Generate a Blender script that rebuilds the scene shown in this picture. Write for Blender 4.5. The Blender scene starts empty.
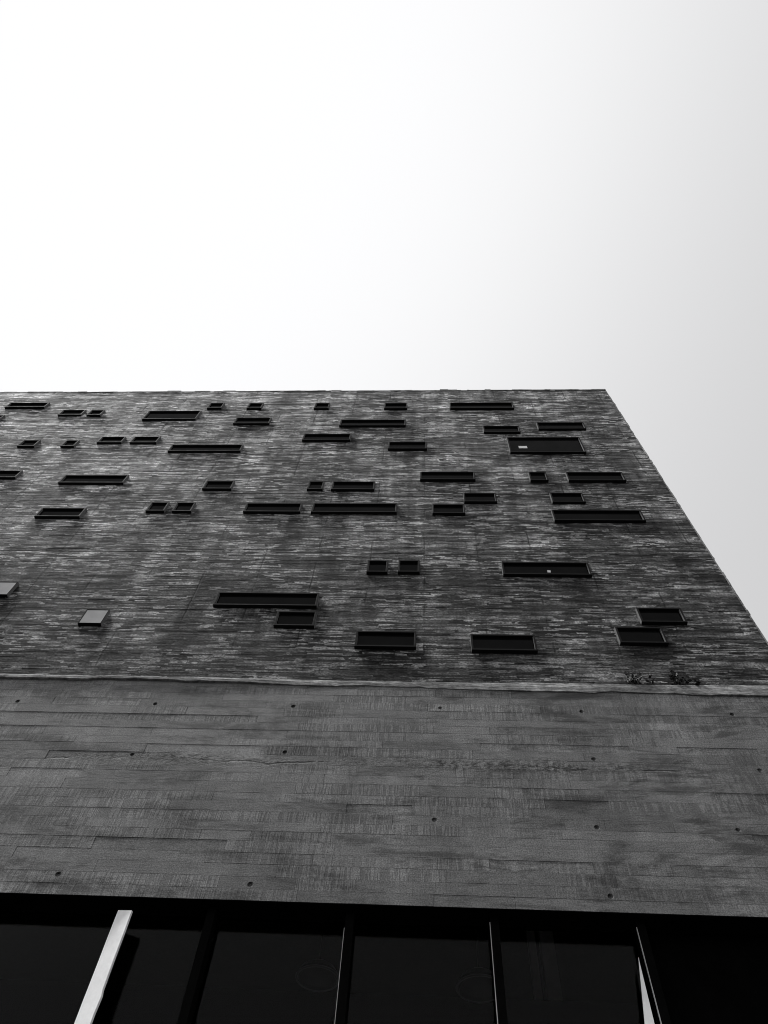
import bpy, bmesh, math, random
from mathutils import Vector, Matrix
R = math.radians
random.seed(11)
scene = bpy.context.scene
COL = scene.collection

# ------------------------------------------------------------------ camera
D, EYE = 7.5, 1.6                      # metres from the facade, eye height
cam = bpy.data.cameras.new('camera')
cam.sensor_fit = 'VERTICAL'; cam.sensor_height = 36.0
cam.lens = 750.0 / 1024 * 36
cam.clip_start = 0.05; cam.clip_end = 4000
co = bpy.data.objects.new('camera', cam); COL.objects.link(co)
r_ = Vector((0.9985540665, 0.0214378705, 0.0492969971))
u_ = Vector((-0.0043655701, -0.8816719465, 0.4718426867))
b_ = Vector((0.0535790817, -0.4713756426, -0.8803035190))
m = Matrix((r_, u_, b_)).transposed().to_4x4(); m.translation = (0, -D, EYE)
co.matrix_world = m
scene.camera = co

# ------------------------------------------------------------------ light
SUN_EL, SUN_AZ = R(62), R(-104)         # azimuth measured from +Y (into the facade) towards +X
to_sun = Vector((math.sin(SUN_AZ)*math.cos(SUN_EL), math.cos(SUN_AZ)*math.cos(SUN_EL), math.sin(SUN_EL)))
sun = bpy.data.lights.new('sun', 'SUN'); sun.energy = 1.5; sun.angle = R(10); sun.color = (1, 1, 0.99)
so = bpy.data.objects.new('sun', sun); COL.objects.link(so); so.location = (-30, -20, 60)
so.rotation_euler = to_sun.to_track_quat('Z', 'Y').to_euler()
w = bpy.data.worlds.new('World'); scene.world = w; w.use_nodes = True
nt = w.node_tree; nt.nodes.clear()
sky = nt.nodes.new('ShaderNodeTexSky'); sky.sky_type = 'NISHITA'; sky.sun_disc = False
sky.sun_elevation = SUN_EL; sky.sun_rotation = SUN_AZ
sky.air_density = 1.0; sky.dust_density = 3.0; sky.ozone_density = 1.0
bw = nt.nodes.new('ShaderNodeRGBToBW')
tint = nt.nodes.new('ShaderNodeCombineColor')
mul = nt.nodes.new('ShaderNodeMath'); mul.operation = 'MULTIPLY'; mul.inputs[1].default_value = 1.012
bg = nt.nodes.new('ShaderNodeBackground'); bg.inputs[1].default_value = 0.15
wo = nt.nodes.new('ShaderNodeOutputWorld')
def wmath(op, a, b):
    x = nt.nodes.new('ShaderNodeMath'); x.operation = op
    for i, q in enumerate((a, b)):
        if isinstance(q, (int, float)): x.inputs[i].default_value = q
        else: nt.links.new(q, x.inputs[i])
    return x.outputs[0]
# bright hazy veil: the glow round the sun levels off softly
nt.links.new(sky.outputs[0], bw.inputs[0])
L = bw.outputs[0]
L = wmath('DIVIDE', L, wmath('POWER', wmath('ADD', 1.0, wmath('POWER', wmath('DIVIDE', L, 2.357), 4.0)), .25))
nt.links.new(L, tint.inputs[0]); nt.links.new(L, tint.inputs[1])
nt.links.new(L, mul.inputs[0]); nt.links.new(mul.outputs[0], tint.inputs[2])
nt.links.new(tint.outputs[0], bg.inputs[0]); nt.links.new(bg.outputs[0], wo.inputs[0])
vs = scene.view_settings
vs.view_transform = 'Standard'; vs.look = 'None'; vs.exposure = 1.5; vs.gamma = 1; vs.use_curve_mapping = False
scene.render.engine = 'CYCLES'
scene.cycles.max_bounces = 6
scene.cycles.filter_width = 1.0
scene.cycles.use_denoising = True

# ------------------------------------------------------------------ node helpers
class NT:
    def __init__(s, name):
        s.m = bpy.data.materials.new(name); s.m.use_nodes = True
        s.t = s.m.node_tree; s.p = s.t.nodes['Principled BSDF']; s.out = s.t.nodes['Material Output']
        tc = s.t.nodes.new('ShaderNodeTexCoord'); s.co = tc.outputs['Object']
    def n(s, k, **kw):
        x = s.t.nodes.new(k)
        for a, b in kw.items(): setattr(x, a, b)
        return x
    def l(s, a, b): s.t.links.new(a, b)
    def noise(s, sc, detail=4, rough=.6, scale=1.0, dist=0.0, off=(0, 0, 0)):
        mp = s.n('ShaderNodeMapping'); mp.inputs['Scale'].default_value = sc; mp.inputs['Location'].default_value = off
        s.l(s.co, mp.inputs[0])
        x = s.n('ShaderNodeTexNoise'); x.inputs['Scale'].default_value = scale
        x.inputs['Detail'].default_value = detail; x.inputs['Roughness'].default_value = rough
        x.inputs['Distortion'].default_value = dist
        s.l(mp.outputs[0], x.inputs['Vector']); return x.outputs[0]
    def rng(s, v, a, b, c=0., d=1., smooth=False):
        x = s.n('ShaderNodeMapRange'); x.clamp = True
        if smooth: x.interpolation_type = 'SMOOTHSTEP'
        for i, q in ((1, a), (2, b), (3, c), (4, d)): x.inputs[i].default_value = q
        s.l(v, x.inputs[0]); return x.outputs[0]
    def mth(s, op, a, b=None):
        x = s.n('ShaderNodeMath', operation=op)
        for i, q in enumerate((a, b)):
            if q is None: continue
            if isinstance(q, (int, float)): x.inputs[i].default_value = q
            else: s.l(q, x.inputs[i])
        return x.outputs[0]
    def grey(s, v):
        c = s.n('ShaderNodeCombineColor')
        for i in range(3): s.l(v, c.inputs[i])
        return c.outputs[0]
    def attr(s, name): return s.n('ShaderNodeAttribute', attribute_name=name).outputs['Fac']
    def sep(s):
        x = s.n('ShaderNodeSeparateXYZ'); s.l(s.co, x.inputs[0]); return x.outputs
    def cells(s, length, height, ragged=.25, seed=0.0):
        # straight broken courses: every course is cut into dashes of its own random value (0..1)
        x, _, z = s.sep()
        n1 = s.noise((9, 1, 14), 3, .6, off=(seed, 0, seed)); n2 = s.noise((2, 1, 3), 2, .6, off=(seed, 5, seed))
        zz = s.mth('ADD', s.mth('DIVIDE', z, height), s.mth('MULTIPLY', s.mth('SUBTRACT', n1, .5), ragged*3))
        row = s.mth('FLOOR', zz)
        w = s.n('ShaderNodeTexWhiteNoise', noise_dimensions='1D'); s.l(s.mth('ADD', row, seed*7.3), w.inputs['W'])
        xx = s.mth('ADD', s.mth('DIVIDE', x, length), s.mth('MULTIPLY', w.outputs['Value'], 37.0))
        xx = s.mth('ADD', xx, s.mth('MULTIPLY', n2, 3.0))
        c = s.n('ShaderNodeCombineXYZ'); s.l(s.mth('FLOOR', xx), c.inputs[0]); s.l(row, c.inputs[1]); c.inputs[2].default_value = seed
        v = s.n('ShaderNodeTexWhiteNoise', noise_dimensions='3D'); s.l(c.outputs[0], v.inputs['Vector'])
        return v.outputs['Value']
    def bump(s, h, dist, strength=1.0, prev=None):
        b = s.n('ShaderNodeBump'); b.inputs['Distance'].default_value = dist; b.inputs['Strength'].default_value = strength
        s.l(h, b.inputs['Height'])
        if prev: s.l(prev, b.inputs['Normal'])
        return b.outputs[0]
    def setp(s, base=None, rough=None, normal=None, spec=None, metal=None):
        for k, v in (('Base Color', base), ('Roughness', rough), ('Normal', normal), ('Specular IOR Level', spec), ('Metallic', metal)):
            if v is None: continue
            if isinstance(v, (int, float)):
                if k == 'Base Color': v = (v, v, v, 1)
                s.p.inputs[k].default_value = v
            else: s.l(v, s.p.inputs[k])
        return s.m

def mat_upper():                                             # rough board-marked, weathered dark concrete
    s = NT('weathered board concrete')
    c1 = s.cells(.55, .062, .2, 1.0); c2 = s.cells(.22, .034, .3, 2.0); c3 = s.cells(.09, .05, .4, 3.0)
    c0 = s.cells(1.1, .125, .12, 4.0); c9 = s.cells(2.4, .29, .06, 8.0)
    patch = s.noise((.9, 1, 1.5), 6, .65, off=(2, 0, 8))     # where the lime bloom has come out
    stain = s.noise((.45, 1, .7), 7, .68, off=(5, 0, 2))     # dark damp stains
    run = s.noise((2.0, 1, .13), 5, .65, off=(1, 0, 4))      # vertical run-off
    grit = s.noise((30, 30, 46), 3, .7, off=(9, 2, 1))
    band_ = s.noise((.12, 1, 5.5), 4, .65, off=(3, 0, 3))    # whole courses lighter or darker
    tone = s.attr('tone'); pan = s.attr('panel')
    x, _, z = s.sep()
    a = s.mth('MULTIPLY', s.rng(c1, 0, 1, .70, 1.3), s.rng(c2, 0, 1, .65, 1.38))
    a = s.mth('MULTIPLY', a, s.mth('MULTIPLY', s.rng(c0, 0, 1, .65, 1.35), s.rng(c9, 0, 1, .74, 1.26)))
    a = s.mth('MULTIPLY', a, s.rng(stain, .40, .60, .45, 1.5))
    a = s.mth('MULTIPLY', a, s.rng(run, .40, .60, .62, 1.4))
    a = s.mth('MULTIPLY', a, s.rng(band_, .42, .58, .62, 1.4))
    a = s.mth('MULTIPLY', a, s.rng(tone, 0, 1, .75, 1.25))
    a = s.mth('MULTIPLY', a, s.rng(pan, 0, 1, .72, 1.3))
    a = s.mth('MULTIPLY', a, s.rng(grit, .4, .6, .6, 1.4))
    a = s.mth('MULTIPLY', a, s.rng(x, -13, 3, 1.5, .95))  # paler towards the left: sheen from the sunward sky put into colour
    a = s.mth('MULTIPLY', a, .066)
    height_tone = s.rng(z, 10.5, 23.0, .46, 1.3)                    # paler towards the top
    a = s.mth('MULTIPLY', a, height_tone)
    d1 = s.mth('MULTIPLY', s.rng(c1, .84, .9, 0, .7), s.rng(c2, .25, .35, 0, 1))
    d2 = s.mth('MULTIPLY', s.rng(c2, .84, .88, 0, .9), s.rng(c3, .2, .3, .2, 1))
    d0 = s.mth('MULTIPLY', s.rng(c0, .88, .93, 0, .5), s.rng(c2, .40, .5, .05, 1))
    d3 = s.rng(s.noise((1.1, 1, 30), 7, .76, off=(2, 0, 8)), .53, .59, 0, 1)
    white = s.mth('MAXIMUM', s.mth('MAXIMUM', d1, d2), s.mth('MAXIMUM', d0, s.mth('MULTIPLY', d3, .8)))
    white = s.mth('MULTIPLY', white, s.mth('ADD', s.rng(patch, .42, .58, .12, 1), s.rng(x, -12, 1, .45, 0)))  # more pale flecks at left, part of the same painted brightening
    white = s.mth('MULTIPLY', white, s.rng(grit, .38, .55, .25, 1.1))
    white = s.mth('MULTIPLY', white, s.rng(run, .38, .6, .6, 1.15))
    base = s.mth('ADD', a, s.mth('MULTIPLY', s.mth('MULTIPLY', white, height_tone), .66))
    dark = s.rng(s.mth('MULTIPLY', s.rng(c2, .13, .17, 1, 0), s.rng(c3, .5, .6, 0, 1)), 0, 1, 1, .3)
    base = s.mth('MULTIPLY', base, dark)
    wob = s.noise((.5, 1, .2), 3, .6, off=(6, 0, 6))
    zz = s.mth('ADD', z, s.mth('MULTIPLY', wob, .05))
    ph = s.mth('MODULO', s.mth('SUBTRACT', zz, 11.42 - 2.55), 2.55)
    ln = s.rng(s.mth('ABSOLUTE', s.mth('SUBTRACT', ph, .03)), .010, .034, 1, 0)
    ln = s.mth('MULTIPLY', ln, s.rng(s.noise((.6, 1, .5), 3, .6), .4, .55, .3, 1))
    px = s.mth('MODULO', s.mth('ADD', s.mth('ADD', x, 40.0), s.mth('MULTIPLY', s.noise((2, 1, 2.5), 3, .6), .04)), 1.025)
    sm = s.mth('MULTIPLY', s.rng(s.mth('ABSOLUTE', s.mth('SUBTRACT', px, .05)), .006, .02, 1, 0), s.rng(s.noise((.9, 1, 1.1), 3, .6, off=(0, 0, 21)), .46, .56, 0, 1))
    ln = s.mth('MAXIMUM', ln, s.mth('MULTIPLY', sm, .75))
    base = s.mth('MULTIPLY', base, s.mth('SUBTRACT', 1.0, s.mth('MULTIPLY', ln, .8)))
    h = s.mth('ADD', s.mth('MULTIPLY', c1, .5), s.mth('MULTIPLY', c2, .4))
    h = s.mth('ADD', h, s.mth('MULTIPLY', grit, .7))
    h = s.mth('SUBTRACT', h, s.mth('MULTIPLY', ln, .6))
    nb = s.bump(h, .014, .8)
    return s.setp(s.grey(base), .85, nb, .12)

def mat_band():                                              # smoother sawn-board concrete
    s = NT('sawn board concrete')
    bid = s.attr('panel')                                    # one random number per board print
    x, _, z = s.sep()
    cv = s.n('ShaderNodeCombineXYZ'); s.l(s.mth('MULTIPLY', x, 24.0), cv.inputs[0]); s.l(s.mth('MULTIPLY', bid, 91.0), cv.inputs[1]); s.l(s.mth('MULTIPLY', z, 1.6), cv.inputs[2])
    sn = s.n('ShaderNodeTexNoise'); sn.inputs['Scale'].default_value = 1; sn.inputs['Detail'].default_value = 2; sn.inputs['Roughness'].default_value = .8
    s.l(cv.outputs[0], sn.inputs['Vector']); saw = sn.outputs[0]   # saw ticks across each board
    sawmask = s.rng(s.mth('FRACT', s.mth('MULTIPLY', bid, 17.0)), .25, .9, .05, 1)
    grain = s.noise((3, 1, 60), 4, .6)
    cloud = s.noise((.8, .8, 1.1), 9, .72, off=(4, 0, 9))
    blot = s.noise((.8, 1, 3.2), 9, .75, dist=.4, off=(11, 0, 2))
    speck = s.noise((60, 40, 60), 3, .7)
    pit = s.noise((17, 1, 24), 2, .5, off=(0, 0, 31))
    tone = s.attr('tone')
    x, _, z = s.sep()
    run = s.noise((1.6, 1, .1), 5, .65, off=(0, 0, 5))
    a = s.mth('MULTIPLY', s.rng(cloud, .4, .6, .78, 1.22), s.rng(blot, .40, .50, .46, 1.05))
    a = s.mth('MULTIPLY', a, s.rng(run, .4, .6, .9, 1.1))
    a = s.mth('MULTIPLY', a, s.rng(grain, .36, .64, .86, 1.14))
    a = s.mth('MULTIPLY', a, s.rng(speck, .38, .62, .58, 1.42))
    tick = s.mth('MULTIPLY', s.rng(saw, .45, .56, -.5, .5), sawmask)
    a = s.mth('MULTIPLY', a, s.mth('ADD', 1.0, s.mth('MULTIPLY', tick, .42)))
    a = s.mth('MULTIPLY', a, s.rng(tone, 0, 1, .8, 1.2))
    a = s.mth('MULTIPLY', a, s.rng(pit, .70, .76, 1, .3))
    a = s.mth('MULTIPLY', a, .120)
    # a rough, badly compacted pour line about a third of the way down, with honeycombed patches
    wob = s.noise((.7, 1, .7), 5, .7, off=(3, 0, 3))
    dz = s.mth('SUBTRACT', z, s.mth('ADD', 8.50, s.mth('MULTIPLY', wob, .30)))
    rmask = s.rng(s.noise((.42, 1, .05), 3, .55, off=(8, 0, 1)), .44, .56)
    rough = s.mth('MULTIPLY', s.rng(s.mth('ABSOLUTE', dz), .02, .15, 1, 0), rmask)
    crack = s.mth('MULTIPLY', s.rng(s.mth('ABSOLUTE', dz), .006, .018, 1, 0), s.rng(s.noise((.9, 1, .05), 4, .7, off=(1, 0, 7)), .50, .55))
    crag = s.noise((11, 9, 20), 5, .75, off=(1, 1, 1))
    pits = s.mth('MULTIPLY', rough, s.rng(crag, .46, .53, .8, 0))
    a = s.mth('MULTIPLY', a, s.mth('SUBTRACT', 1.0, s.mth('MAXIMUM', pits, s.mth('MULTIPLY', crack, .85))))
    h = s.mth('ADD', s.mth('MULTIPLY', tick, .35), s.mth('MULTIPLY', grain, .2))
    h = s.mth('ADD', h, s.mth('MULTIPLY', speck, .3))
    h = s.mth('SUBTRACT', h, s.mth('ADD', s.mth('MULTIPLY', pits, 1.2), crack))
    nb = s.bump(h, .009, .8)
    return s.setp(s.grey(a), .7, nb, .25)

def mat_ledge():
    s = NT('pale mortar')
    st = s.noise((2.2, 2, 26), 6, .7); c = s.noise((7, 7, 12), 8, .75, dist=.5, off=(3, 1, 0)); f = s.noise((.8, 1, 1), 3, .6, off=(0, 4, 0))
    a = s.mth('MULTIPLY', s.rng(st, .4, .6, .55, 1.35), s.rng(c, .38, .6, .45, 1.25))
    a = s.mth('MULTIPLY', s.mth('MULTIPLY', a, s.rng(f, .38, .62, .6, 1.2)), .29)
    return s.setp(s.grey(a), .8, s.bump(s.mth('ADD', c, st), .05, 1.0), .3)

def mat_plain(name, v, rough=.6, var=.25, sc=6, bump=.003, spec=.4, metal=0):
    s = NT(name)
    c = s.noise((sc, sc, sc), 5, .65)
    f = s.noise((sc*9, sc*9, sc*9), 3, .6, off=(1, 2, 3))
    a = s.mth('MULTIPLY', s.rng(c, .3, .7, 1-var, 1+var), v)
    a = s.mth('MULTIPLY', a, s.rng(f, .3, .7, 1-var*.5, 1+var*.5))
    return s.setp(s.grey(a), s.rng(c, .3, .7, max(rough-.08, .02), rough+.08), s.bump(f, bump, .6), spec, metal)

def mat_pane(name, refl, base, ior_dim):                     # dark tinted pane, thin reflective skin
    s = NT(name)
    s.t.nodes.remove(s.p)
    d = s.n('ShaderNodeBsdfDiffuse'); d.inputs[0].default_value = (base, base, base, 1)
    g = s.n('ShaderNodeBsdfGlossy'); g.inputs['Roughness'].default_value = .06
    c = s.noise((3, 3, 3), 4, .6)
    s.l(s.grey(s.rng(c, .3, .7, .75, 1.0)), g.inputs['Color'])
    s.l(s.bump(s.noise((1.2, 1.2, 1.2), 2, .4), .01, .25), g.inputs['Normal'])
    fr = s.n('ShaderNodeFresnel'); fr.inputs[0].default_value = 1.45
    k = s.mth('ADD', s.mth('MULTIPLY', fr.outputs[0], ior_dim), refl)
    mx = s.n('ShaderNodeMixShader'); s.l(k, mx.inputs[0]); s.l(d.outputs[0], mx.inputs[1]); s.l(g.outputs[0], mx.inputs[2])
    s.l(mx.outputs[0], s.out.inputs[0]); return s.m

def mat_glass():                                             # big tinted ground-floor glass, see-through
    s = NT('smoked glass'); s.t.nodes.remove(s.p)
    t = s.n('ShaderNodeBsdfTransparent'); t.inputs[0].default_value = (.78, .78, .78, 1)
    g = s.n('ShaderNodeBsdfGlossy'); g.inputs['Roughness'].default_value = .03
    fr = s.n('ShaderNodeFresnel'); fr.inputs[0].default_value = 1.3
    k = s.mth('MULTIPLY', fr.outputs[0], .27)
    mx = s.n('ShaderNodeMixShader'); s.l(k, mx.inputs[0]); s.l(t.outputs[0], mx.inputs[1]); s.l(g.outputs[0], mx.inputs[2])
    s.l(mx.outputs[0], s.out.inputs[0]); return s.m

M = dict(
    upper=mat_upper(), band=mat_band(),
    ledge=mat_ledge(),
    side=mat_plain('side concrete', .08, .75, .35, 1.2, .01),
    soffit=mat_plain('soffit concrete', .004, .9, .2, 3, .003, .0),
    frame=mat_plain('window steel', .010, .7, .2, 7, .001, .06), lit_sides=mat_plain('window steel lit sides', .14, .7, .2, 9, .001, .06),  # second steel is paler: sunlight put into the side colour
    pane=mat_pane('dark window glass', 0.0, .004, .10),
    silver=mat_pane('sky mirroring window glass', .23, .02, .5),
    glass=mat_glass(),
    mullion=mat_plain('dark mullion steel', .003, .9, .2, 8, .001, .0),
    sunlit_strip=mat_plain('pale sunlit strip', .3, .4, .15, 9, .001, .5),  # pale colour painting the sunlight on mullion edges
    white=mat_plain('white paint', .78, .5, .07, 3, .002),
    black=mat_plain('black panel', .002, .8, .2, 3, .001, .0),
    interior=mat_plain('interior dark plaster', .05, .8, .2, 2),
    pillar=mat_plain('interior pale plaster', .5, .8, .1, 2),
    lamp=mat_plain('lamp enamel', .03, .35, .1, 8, .0, .5),
    rim=mat_plain('lamp rim enamel', .12, .35, .1, 8, .0, .5),
    leaf=mat_plain('weed leaf', .012, .6, .3, 30, .0, .3),
    paving=mat_plain('plaza paving', .032, .8, .25, .5, .004),
    paper=mat_plain('white card', .55, .6, .03, 5, 0),
)

# ------------------------------------------------------------------ mesh helpers
def link(name, bm, mt, parent=None, loc=None):
    me = bpy.data.meshes.new(name); bm.to_mesh(me); bm.free(); me.materials.append(mt)
    o = bpy.data.objects.new(name, me); COL.objects.link(o)
    if parent: o.parent = parent
    if loc: o.location = loc
    return o
def box(bm, x0, x1, y0, y1, z0, z1):
    v = [bm.verts.new(p) for p in ((x0,y0,z0),(x1,y0,z0),(x1,y1,z0),(x0,y1,z0),(x0,y0,z1),(x1,y0,z1),(x1,y1,z1),(x0,y1,z1))]
    fs = []
    for q in ((0,1,5,4),(1,2,6,5),(2,3,7,6),(3,0,4,7),(4,5,6,7),(3,2,1,0)):
        fs.append(bm.faces.new([v[i] for i in q]))
    return fs
def obox(name, mt, parent, *a):
    bm = bmesh.new(); box(bm, *a); return link(name, bm, mt, parent)
def tube(bm, p, q, r0, r1, n=6):
    p, q = Vector(p), Vector(q); ax = (q-p).normalized()
    a = ax.orthogonal().normalized(); b = ax.cross(a)
    A = [bm.verts.new(p+(a*math.cos(t)+b*math.sin(t))*r0) for t in [2*math.pi*i/n for i in range(n)]]
    B = [bm.verts.new(q+(a*math.cos(t)+b*math.sin(t))*r1) for t in [2*math.pi*i/n for i in range(n)]]
    for i in range(n): bm.faces.new((A[i], A[(i+1)%n], B[(i+1)%n], B[i]))
    bm.faces.new(A[::-1]); bm.faces.new(B)
def lathe(bm, prof, c, n=28):
    rings = []
    for r, z in prof:
        rings.append([bm.verts.new((c[0]+r*math.cos(2*math.pi*i/n), c[1]+r*math.sin(2*math.pi*i/n), c[2]+z)) for i in range(n)])
    for a, b in zip(rings, rings[1:]):
        for i in range(n): bm.faces.new((a[i], a[(i+1)%n], b[(i+1)%n], b[i]))
def empty(name, label, cat, loc, group=None):
    o = bpy.data.objects.new(name, None); COL.objects.link(o); o.location = loc
    o['label'] = label; o['category'] = cat
    if group: o['group'] = group
    o.empty_display_size = .3
    return o

# ------------------------------------------------------------------ building
XL, XR = -24.0, 5.43
Z0, Z1, ZT = 6.69, 10.19, 23.56        # soffit edge, top of the smooth band, parapet
DEPTH = 14.0
UP = 0.04                              # upper wall stands back 4 cm from the band
B = empty('concrete_building', 'tall dark board-marked concrete building with scattered slot windows above a glazed ground floor', 'building', (0, 0, 0))

# windows: x0, x1, z centre, height    (all measured on the facade, in metres)
WIN = [(-12.41,-11.20,22.22,.38),(-10.52,-9.83,21.59,.39),(-9.67,-9.26,21.57,.39),(-13.02,-12.05,21.17,.38),(-10.60,-10.14,19.32,.39),
(-9.44,-9.08,19.31,.38),(-8.57,-7.91,19.55,.38),(-7.69,-6.98,19.55,.39),(-7.94,-6.40,21.36,.64),(-6.31,-5.88,22.12,.41),(-5.14,-4.71,22.09,.42),
(-5.26,-4.26,20.90,.42),(-6.51,-4.64,19.00,.39),(-3.18,-2.75,22.07,.43),(-2.31,-.51,20.73,.42),(-3.18,-1.92,19.72,.40),(-1.16,-.50,22.05,.43),
(.72,2.53,22.05,.44),(1.55,2.51,20.25,.43),(-.92,.06,19.16,.43),(3.00,4.25,20.49,.45),(2.11,3.96,19.20,.95),(-10.90,-9.70,17.42,.38),
(-8.54,-6.99,17.16,.41),(-8.33,-7.34,15.50,.39),(-5.05,-4.38,16.86,.40),(-6.00,-5.59,15.78,.40),(-5.42,-5.00,15.77,.40),(-3.87,-2.64,15.76,.39),
(-2.41,-.58,15.76,.40),(-2.65,-2.29,16.85,.40),(-2.10,-1.12,16.84,.40),(-.10,1.17,17.37,.41),(.86,1.57,16.27,.41),(.17,.86,15.73,.40),
(2.41,2.82,17.35,.44),(3.27,4.56,17.35,.44),(2.75,3.46,16.28,.43),(2.67,4.52,15.47,.45),(-8.03,-7.44,12.58,.42),(-5.81,-5.41,11.76,.40),
(-3.65,-1.84,12.33,.39),(-2.49,-1.81,11.77,.40),(-1.06,-.67,13.43,.40),(-.48,-.08,13.44,.40),(-1.10,-.12,11.25,.40),(1.44,3.04,13.40,.42),
(.75,1.78,11.20,.40),(3.57,4.31,11.99,.40),(3.10,3.85,11.44,.41)]
SILVER, BIG, DOT = (39, 40), 21, 46

def subtract(rects, hole):
    out = []
    a, b, c, d = hole
    for (x0, x1, z0, z1) in rects:
        if a >= x1 or b <= x0 or c >= z1 or d <= z0: out.append((x0, x1, z0, z1)); continue
        if c > z0: out.append((x0, x1, z0, c))
        if d < z1: out.append((x0, x1, d, z1))
        zz0, zz1 = max(z0, c), min(z1, d)
        if a > x0: out.append((x0, a, zz0, zz1))
        if b < x1: out.append((b, x1, zz0, zz1))
    return out

def add_attr(me, name, vals):
    a = me.attributes.new(name, 'FLOAT', 'FACE')
    a.data.foreach_set('value', vals)

def board_wall(name, mt, parent, x0, x1, z0, z1, y, hgt, lmin, lmax, amp, gap, panel=None, windows=(), holes=(), step=2.2):
    """one wall of cast boards: every board print stands a few mm in or out of its neighbours"""
    bm = bmesh.new(); tone = []; pan = []
    rng = random.Random(name)
    z = z0
    holes = list(holes)
    rect_w = [(a+.006, b-.006, c-h/2+.006, c+h/2-.006) for a, b, c, h in windows]
    prow = {}
    while z < z1-1e-4:
        h = hgt*rng.uniform(.85, 1.15)
        if z+h > z1-hgt*.5: h = z1-z
        x = x0 - rng.uniform(0, lmax*.5)
        rowo = rng.gauss(0, amp*.3)
        while x < x1-1e-4:
            l = rng.uniform(lmin, lmax)
            if x+l > x1-.4: l = x1-x
            xa = max(x, x0)
            off = y + rowo + rng.gauss(0, amp) + (rng.choice((0,)*11+(1,))*amp*step)
            t = min(1, max(0, rng.gauss(.5, .25))); bid = rng.random()
            g = gap*rng.choice((.4, .6, 1, 1, 1.6))
            rs = [(xa, x+l, z, z+h)]
            for rw in rect_w: rs = subtract(rs, rw)
            for (a, b, c, d) in rs:
                # panel seams: cut the tone into casting panels
                pv = bid
                if panel:
                    px, pz = panel
                    key = (int((a+b)/2/px+50), int(((c+d)/2-11.47)/pz+50))
                    if key not in prow: prow[key] = rng.random()
                    pv = prow[key]
                my = [(q[0], min(max(q[1], c+.045), d-.045), q[2]) for q in holes if a+.09 < q[0] < b-.09 and c <= q[1] < d]
                xs = a + g*.5
                segs = []
                for q in sorted(my):
                    qx = q[0]; w = (d-c)*.5
                    if qx-w > xs+.02 and qx+w < b-.02:
                        segs.append((xs, qx-w, None)); segs.append((qx-w, qx+w, q)); xs = qx+w
                segs.append((xs, b-g*.5, None))
                zc0, zc1 = c+g*.5 if c == z else c, d-g*.5 if d == z+h else d
                for (sa, sb, q) in segs:
                    if sb-sa < .004 or zc1-zc0 < .004: continue
                    if q is None:
                        fs = box(bm, sa, sb, off, y+.06, zc0, zc1)
                    else:
                        fs = hole_cell(bm, sa, sb, zc0, zc1, off, y+.06, q)
                    tone += [t]*len(fs); pan += [pv]*len(fs)
            x += l
        z += h
    o = link(name, bm, mt, parent)
    add_attr(o.data, 'tone', tone); add_attr(o.data, 'panel', pan)
    return o

def hole_cell(bm, a, b, c, d, yf, yb, q):
    n = 16; r = q[2]; cx, cz = q[0], q[1]
    fs = []; outer = []; inner = []; deep = []
    for i in range(n):
        t = 2*math.pi*i/n + math.pi/n
        ux, uz = math.cos(t), math.sin(t)
        k = min(((b-cx) if ux > 0 else (cx-a))/abs(ux), ((d-cz) if uz > 0 else (cz-c))/abs(uz))
        outer.append(bm.verts.new((cx+ux*k, yf, cz+uz*k)))
        inner.append(bm.verts.new((cx+ux*r, yf, cz+uz*r*.95)))
        deep.append(bm.verts.new((cx+ux*r*.5-r*.34, yf+.030, cz+uz*r*.5+r*.30)))
    corners = {}
    for x in (a, b):
        for z in (c, d): corners[(x, z)] = bm.verts.new((x, yf, z))
    for i in range(n):
        j = (i+1) % n
        p, s = outer[i].co, outer[j].co
        corner = None
        if abs(p.x-s.x) > 1e-5 and abs(p.z-s.z) > 1e-5:
            corner = corners[(b if p.x+s.x > 2*cx else a, d if p.z+s.z > 2*cz else c)]
        vs_ = [inner[i], outer[i]] + ([corner] if corner else []) + [outer[j], inner[j]]
        fs.append(bm.faces.new(vs_[::-1]))
        fs.append(bm.faces.new((inner[i], inner[j], deep[j], deep[i])))
    fs.append(bm.faces.new(deep))
    # rim behind the face so that the cell has its own thickness
    cs = [(a, c), (b, c), (b, d), (a, d)]
    vb = [bm.verts.new((x, yb, z)) for x, z in cs]
    for i in range(4):
        j = (i+1) % 4
        fs.append(bm.faces.new((corners[cs[i]], vb[i], vb[j], corners[cs[j]])))
    return fs

HOLES = [(-5.93,9.67),(-3.88,9.69),(-1.86,9.66),(.24,9.71),(2.22,9.68),(4.29,9.66),(-3.88,8.76),(-1.84,8.82),(.22,8.76),(2.22,8.77),
(4.28,8.69),(-4.11,7.66),(-1.91,7.76),(.14,7.8),(2.05,7.74),(3.68,7.77),(-4.1,6.97),(-1.9,6.88),(.16,6.80),(2.02,6.83),
(-7.9,9.66),(-9.9,9.7),(-6.1,8.8),(-8.1,8.78),(-6.1,7.7),(-8.2,7.75),(-6.2,6.9)]
HOLES = [(x, z, random.uniform(.030, .036)) for x, z in HOLES]
band = board_wall('lower_wall', M['band'], B, XL, XR-.02, Z0, Z1, 0.0, .150, .5, 2.3, .0006, .0030, holes=HOLES, step=7)
upper = board_wall('upper_wall', M['upper'], B, XL, XR-.02, Z1+.02, ZT-.06, UP, .128, .5, 2.6, .0010, .0012, (2.05, 2.55), WIN)

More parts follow.
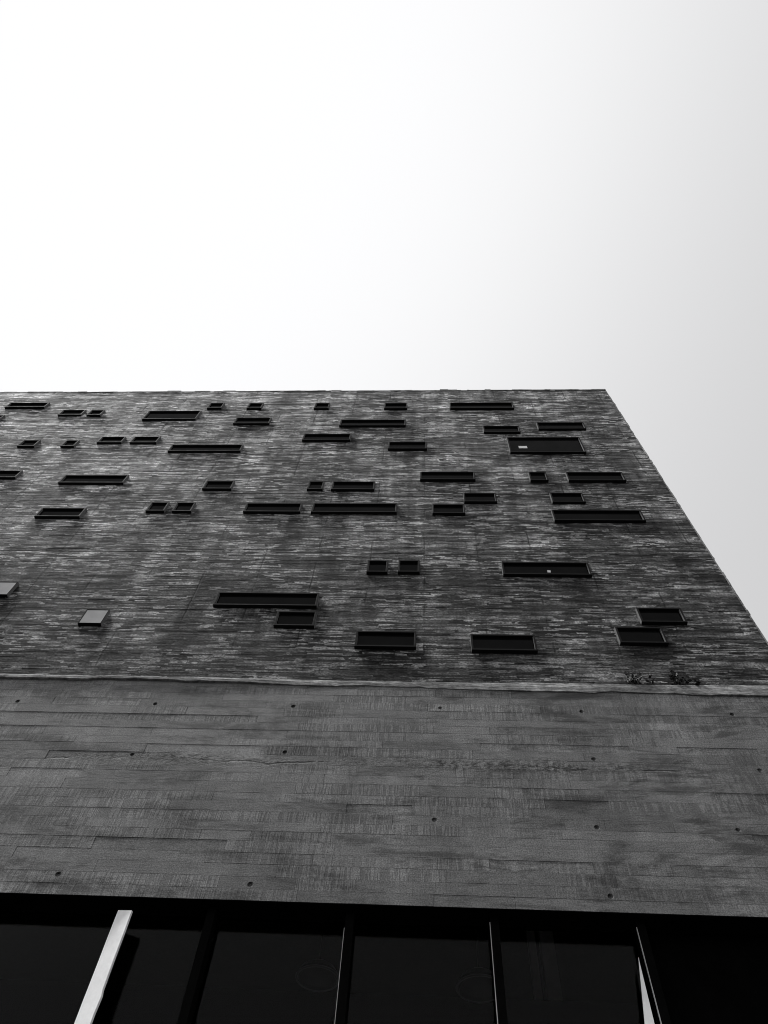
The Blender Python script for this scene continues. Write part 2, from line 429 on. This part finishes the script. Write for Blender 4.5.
# core, coping, returns, roof
def core():
    bm = bmesh.new()
    box(bm, XL+.01, XR, .30, DEPTH, 10.6, ZT-.05)
    box(bm, XL+.01, XR, .07, .298, Z0+.03, Z1)               # band thickness
    box(bm, XL+.01, XR, .12, .298, Z1+.005, ZT-.07)          # upper wall thickness
    return link('concrete_core', bm, M['side'], B)
core()
bm = bmesh.new(); rr = random.Random(8); z = Z0+.002
while z < ZT-.06:
    top = Z1 if z < Z1-.01 else ZT-.06
    zt = min(z+rr.uniform(.05, .35), top)
    box(bm, XR-.0195, XR+abs(rr.gauss(0, .009)), (.0 if top == Z1 else UP)-.004+rr.gauss(0, .003), .12, z, zt)
    z = zt if zt < top-.001 else (Z1+.005 if top == Z1 else ZT)
link('corner_arris', bm, M['ledge'], B)
bm = bmesh.new()
x = XL
rr = random.Random(5)
while x < XR:
    l = min(rr.uniform(.06, .5), XR-x)
    box(bm, x, x+l, UP-.012+rr.gauss(0, .003), .45, ZT-.058, ZT+rr.gauss(0, .022)); x += l
link('coping', bm, M['ledge'], B)
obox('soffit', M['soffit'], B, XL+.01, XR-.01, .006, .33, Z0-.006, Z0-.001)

# pale mortar ledge between the walls: thin on the left, thicker on the right
def ledge():
    bm = bmesh.new();     rr = random.Random(3); x = XL; steps = []
    step_x = [-24, -9, -6.6, -2.6, -1.9, .2, 1.25, 3.6, 4.35, XR-.004]
    botz = [10.17, 10.17, 10.165, 10.16, 10.13, 10.11, 10.09, 10.065, 10.05, 10.05]
    frnt = [.03, .03, .045, .04, .014, .012, .02, .016, .034, .04]
    def lerp(xs, ys, v):
        for i in range(len(xs)-1):
            if xs[i] <= v <= xs[i+1]:
                k = (v-xs[i])/(xs[i+1]-xs[i]); return ys[i]*(1-k)+ys[i+1]*k
        return ys[-1]
    x = XL; rows = []
    while True:
        zb = lerp(step_x, botz, x)+rr.gauss(0, .005)+(.02 if int(x*.8+40) % 3 == 0 else 0); f = -lerp(step_x, frnt, x)+rr.gauss(0, .002)
        zt = 10.262 + rr.gauss(0, .005) + (.012 if (x > 1.2) else -.012 if x < -2.2 else 0)
        rows.append([bm.verts.new(p) for p in ((x, .06, zb), (x, f, zb), (x, f-.004, zb+(zt-zb)*.5), (x, f+.006, zt-.012), (x, f+.02, zt), (x, .06, zt+.004))])
        if x >= XR-.005: break
        x = min(x+rr.uniform(.04, .3), XR-.004)
    for a, b in zip(rows, rows[1:]):
        for i in range(5): bm.faces.new((a[i], b[i], b[i+1], a[i+1]))
    bm.faces.new(rows[0]); bm.faces.new(rows[-1][::-1])
    o = link('ledge', bm, M['ledge'], B); o['label'] = 'pale ragged mortar ledge'
ledge()

# windows
def window(i, x0, x1, zc, h):
    P, lip, back = UP-.068, .034, UP+.075
    z0, z1 = zc-h/2, zc+h/2
    silver = i in SILVER
    rec = UP-.058 if silver else UP-.022
    bm = bmesh.new()
    o = [(x0, z0), (x1, z0), (x1, z1), (x0, z1)]
    n = [(x0+lip, z0+lip), (x1-lip, z0+lip), (x1-lip, z1-lip), (x0+lip, z1-lip)]
    if silver: n = [(x0+.014, z0+.014), (x1-.014, z0+.014), (x1-.014, z1-.014), (x0+.014, z1-.014)]
    V = lambda pts, y: [bm.verts.new((a, y, b)) for a, b in pts]
    of, nf, ob, nb = V(o, P), V(n, P), V(o, back), V(n, back)
    for k in range(4):
        j = (k+1) % 4
        bm.faces.new((of[k], of[j], nf[j], nf[k])); bm.faces.new((nf[k], nf[j], nb[j], nb[k]))
        bm.faces.new((of[j], of[k], ob[k], ob[j])); bm.faces.new((nb[k], nb[j], ob[j], ob[k]))
    bmesh.ops.recalc_face_normals(bm, faces=bm.faces)
    bmesh.ops.bevel(bm, geom=[e for e in bm.edges if abs(e.verts[0].co.y-P) < 1e-6 and abs(e.verts[1].co.y-P) < 1e-6 and len(e.link_faces) == 2 and e.calc_face_angle(0) > .5], offset=.004, segments=1, affect='EDGES')
    for f in bm.faces:
        f.normal_update()
        f.material_index = 1 if abs(f.normal.x) > .8 else 0  # side faces get the paler steel, imitating sun on the frame
    w_ = link('window', bm, M['frame'], B); w_.data.materials.append(M['lit_sides'])
    bm = bmesh.new()
    ax, bx, az, bz = n[0][0]-.006, n[2][0]+.006, n[0][1]-.006, n[2][1]+.006
    box(bm, ax, bx, rec, rec+.012, az, bz)
    link('pane', bm, M['silver' if silver else 'pane'], w_)
    if silver: w_['label'] = 'window whose glass mirrors the bright sky'
    if i == BIG:
        w_['label'] = 'tallest window, a white card in its corner'
        s = obox('card', M['paper'], w_, 2.36, 2.57, rec-.012, rec-.004, 19.03, 19.17); s['label'] = 'white card'
    if i == DOT:
        obox('sticker', M['paper'], w_, 2.26, 2.32, rec-.01, rec-.004, 13.31, 13.38)
    return w_
for i, q in enumerate(WIN): window(i, *q)

# ground floor: recessed glazing
GY = .28
GT = Z0+.03
xs = [2.30, .765, -.78, -2.29, -3.28, -4.98, -6.5, -8.03, -9.56, -11.1, -12.6, -14.3, -16.1]
for i, x in enumerate(xs):
    bm = bmesh.new(); box(bm, x-.045, x+.045, GY-.15, GY+.05, 0, GT-.03)
    if abs(x+3.28) < .01: continue                           # the white post stands here
    mm = link('mullion', bm, M['mullion'], B)
    if x > -1:                                               # pale strip added down its left edge, in place of sunlight
        obox('sunlit_edge', M['sunlit_strip'], mm, x-.0455-(.007 if x > 0 else .005), x-.0455, GY-.15-(0 if x > 0 else .004), GY-.13, 0, GT-.10-(.12 if x < 0 else 0))
    if x > 2:  # white plate added in place of sunlight on the mullion's left side
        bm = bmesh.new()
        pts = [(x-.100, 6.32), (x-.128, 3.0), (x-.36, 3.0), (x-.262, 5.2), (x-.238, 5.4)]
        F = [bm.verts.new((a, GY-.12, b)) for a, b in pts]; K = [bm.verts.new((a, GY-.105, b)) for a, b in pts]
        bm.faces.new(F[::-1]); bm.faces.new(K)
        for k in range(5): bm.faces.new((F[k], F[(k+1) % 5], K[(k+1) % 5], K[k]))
        fl = link('sunlit_wedge', bm, M['white'], mm); fl['label'] = 'tapered white plate added for the sunlit mullion side'
for i, (a, b) in enumerate(zip(xs[1:], xs)):
    obox('glass_pane', M['glass'], B, a+.046, b-.046, GY, GY+.012, .12, GT-.06)
bm = bmesh.new(); box(bm, -16.05, 2.25, GY-.02, GY+.04, GT-.058, GT-.002); link('head_rail', bm, M['mullion'], B)
obox('sill', M['mullion'], B, -16.05, 2.25, GY-.05, GY+.06, 0.0, .118)
bm = bmesh.new(); rr = random.Random(2)
F = []; zs = [6.575, 6.3, 6.05, 5.72, 5.66, 5.5, 5.3, 4.6, 3, 1.5, 0]
for z in zs:
    a, b = -.09+rr.gauss(0, .0015), .09+rr.gauss(0, .002)+(.012 if 5.6 < z < 5.7 else 0)
    F.append([bm.verts.new(p) for p in ((a, -.014, z), (b, -.014, z-(.028 if z > 6.5 else 0)), (b, .014, z-(.028 if z > 6.5 else 0)), (a, .014, z))])
for p, q in zip(F, F[1:]):
    for k in range(4): bm.faces.new((p[k], q[k], q[(k+1) % 4], p[(k+1) % 4]))
bm.faces.new(F[0]); bm.faces.new(F[-1][::-1])
o = link('post', bm, M['white'], B, (-3.205, .06, 0)); o.rotation_euler = (0, 0, R(-16)); o['label'] = 'white painted flat post'
obox('dark_panel', M['black'], B, 2.35, XR-.05, GY+.03, GY+.08, 0, GT-.03)
bm = bmesh.new(); box(bm, XL+.02, -16.15, GY, GY+.3, 0, GT-.03); link('end_wall', bm, M['side'], B)
# interior
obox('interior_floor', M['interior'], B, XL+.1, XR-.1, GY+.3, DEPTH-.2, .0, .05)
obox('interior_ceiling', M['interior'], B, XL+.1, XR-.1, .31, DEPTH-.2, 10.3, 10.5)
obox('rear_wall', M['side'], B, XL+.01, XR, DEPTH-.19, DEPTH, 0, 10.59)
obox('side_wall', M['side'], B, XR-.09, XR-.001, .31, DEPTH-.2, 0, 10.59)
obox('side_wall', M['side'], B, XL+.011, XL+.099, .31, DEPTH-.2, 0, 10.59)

# ------------------------------------------------------------------ ground
bm = bmesh.new()
v = [bm.verts.new(p) for p in ((-1500,-1500,-.004),(1500,-1500,-.004),(1500,1500,-.004),(-1500,1500,-.004))]; bm.faces.new(v)
g = link('plaza', bm, M['paving']); g['kind'] = 'structure'; g['label'] = 'dark paved plaza in front of the building'; g['category'] = 'ground'

# ------------------------------------------------------------------ weeds on the ledge
def weed(name, x, label, n, size, seed):
    rr = random.Random(seed); bm = bmesh.new()
    o0 = Vector((0, 0, 0))
    for k in range(n):
        a = rr.uniform(-.7, .7); L = size*rr.uniform(.45, 1)
        p = Vector((rr.uniform(-.2, .2)*size, 0, 0)); seg = 4
        dirv = Vector((math.sin(a), rr.uniform(-.35, .05), math.cos(a)))
        for s in range(seg):
            q = p + dirv*L/seg
            tube(bm, p, q, .005*(1-s/seg)+.002, .005*(1-(s+1)/seg)+.0015, 5)
            for _ in range(2):
                c = p.lerp(q, rr.random()); ld = Vector((rr.uniform(-1, 1), rr.uniform(-.8, .2), rr.uniform(-.5, 1))).normalized()
                ll = rr.uniform(.035, .08); sd = ld.cross(Vector((rr.uniform(-1, 1), rr.uniform(-1, 1), rr.uniform(-1, 1)))).normalized()*ll*.32
                bm.faces.new([bm.verts.new(t) for t in (c, c+ld*ll*.45+sd, c+ld*ll, c+ld*ll*.5-sd)])
            p = q; dirv = (dirv+Vector((rr.uniform(-.35, .35), rr.uniform(-.1, .1), rr.uniform(-.4, .15)))).normalized()
    o = link(name, bm, M['leaf'], None, (x, 0.01, 10.268))
    o['label'] = label; o['category'] = 'plant'; o['group'] = 'weeds rooted on the ledge'
    return o
weed('weed', 3.72, 'bushiest dark weed on the pale ledge, the right one of the two big tufts', 9, .34, 4)
weed('weed', 3.17, 'spreading dark weed on the pale ledge, left of the bushiest tuft', 6, .28, 7)
weed('weed', 3.36, 'upright thin dark weed between the two big tufts on the ledge', 2, .24, 9)
weed('weed', 3.02, 'single sparse sprig on the ledge, leftmost of the weeds', 2, .26, 12)
weed('weed', 3.98, 'low scrap of weed on the ledge, rightmost of the weeds', 3, .12, 15)

# ------------------------------------------------------------------ interior lamps, balustrade
def lamp(x, y, z, r, label):
    L = empty('pendant_lamp', label, 'lamp', (x, y, z), 'pendant lamps behind the ground floor glass')
    bm = bmesh.new(); prof = [(r, 0), (r*.97, r*.18), (r*.82, r*.42), (r*.55, r*.6), (r*.2, r*.7), (.03, r*.74)]
    lathe(bm, prof, (0, 0, 0)); lathe(bm, [(p[0]-.012 if p[0] > .05 else .02, p[1]-.008) for p in prof[::-1]], (0, 0, 0))
    link('lamp_shade', bm, M['lamp'], L)
    bm = bmesh.new(); lathe(bm, [(r+.008, -.012), (r+.014, .004), (r+.004, .016), (r-.014, .006), (r-.012, -.01), (r+.008, -.012)], (0, 0, 0)); link('rim', bm, M['rim'], L)
    bm = bmesh.new(); tube(bm, (0, 0, r*.7), (0, 0, 10.3-z), .012, .012); link('cord', bm, M['lamp'], L)
lamp(-1.33, 2.2, 7.15, .27, 'dark dome pendant lamp behind the glass, left of the mullion')
lamp(.72, 2.2, 7.1, .29, 'dark dome pendant lamp behind the glass beside the bright-edged mullion')
obox('balustrade', M['black'], B, XL+.2, XR-.2, 3.2, 3.3, 5.3, 7.55)
obox('gallery_floor', M['interior'], B, XL+.2, XR-.2, 3.31, DEPTH-.3, 6.3, 6.5)
for a, b in ((1.62, 1.72), (1.80, 2.0)):
    p_ = obox('pillar', M['pillar'], B, a, b, 3.7, 3.9, 6.5, 10.299); p_['label'] = 'pale interior pillar'
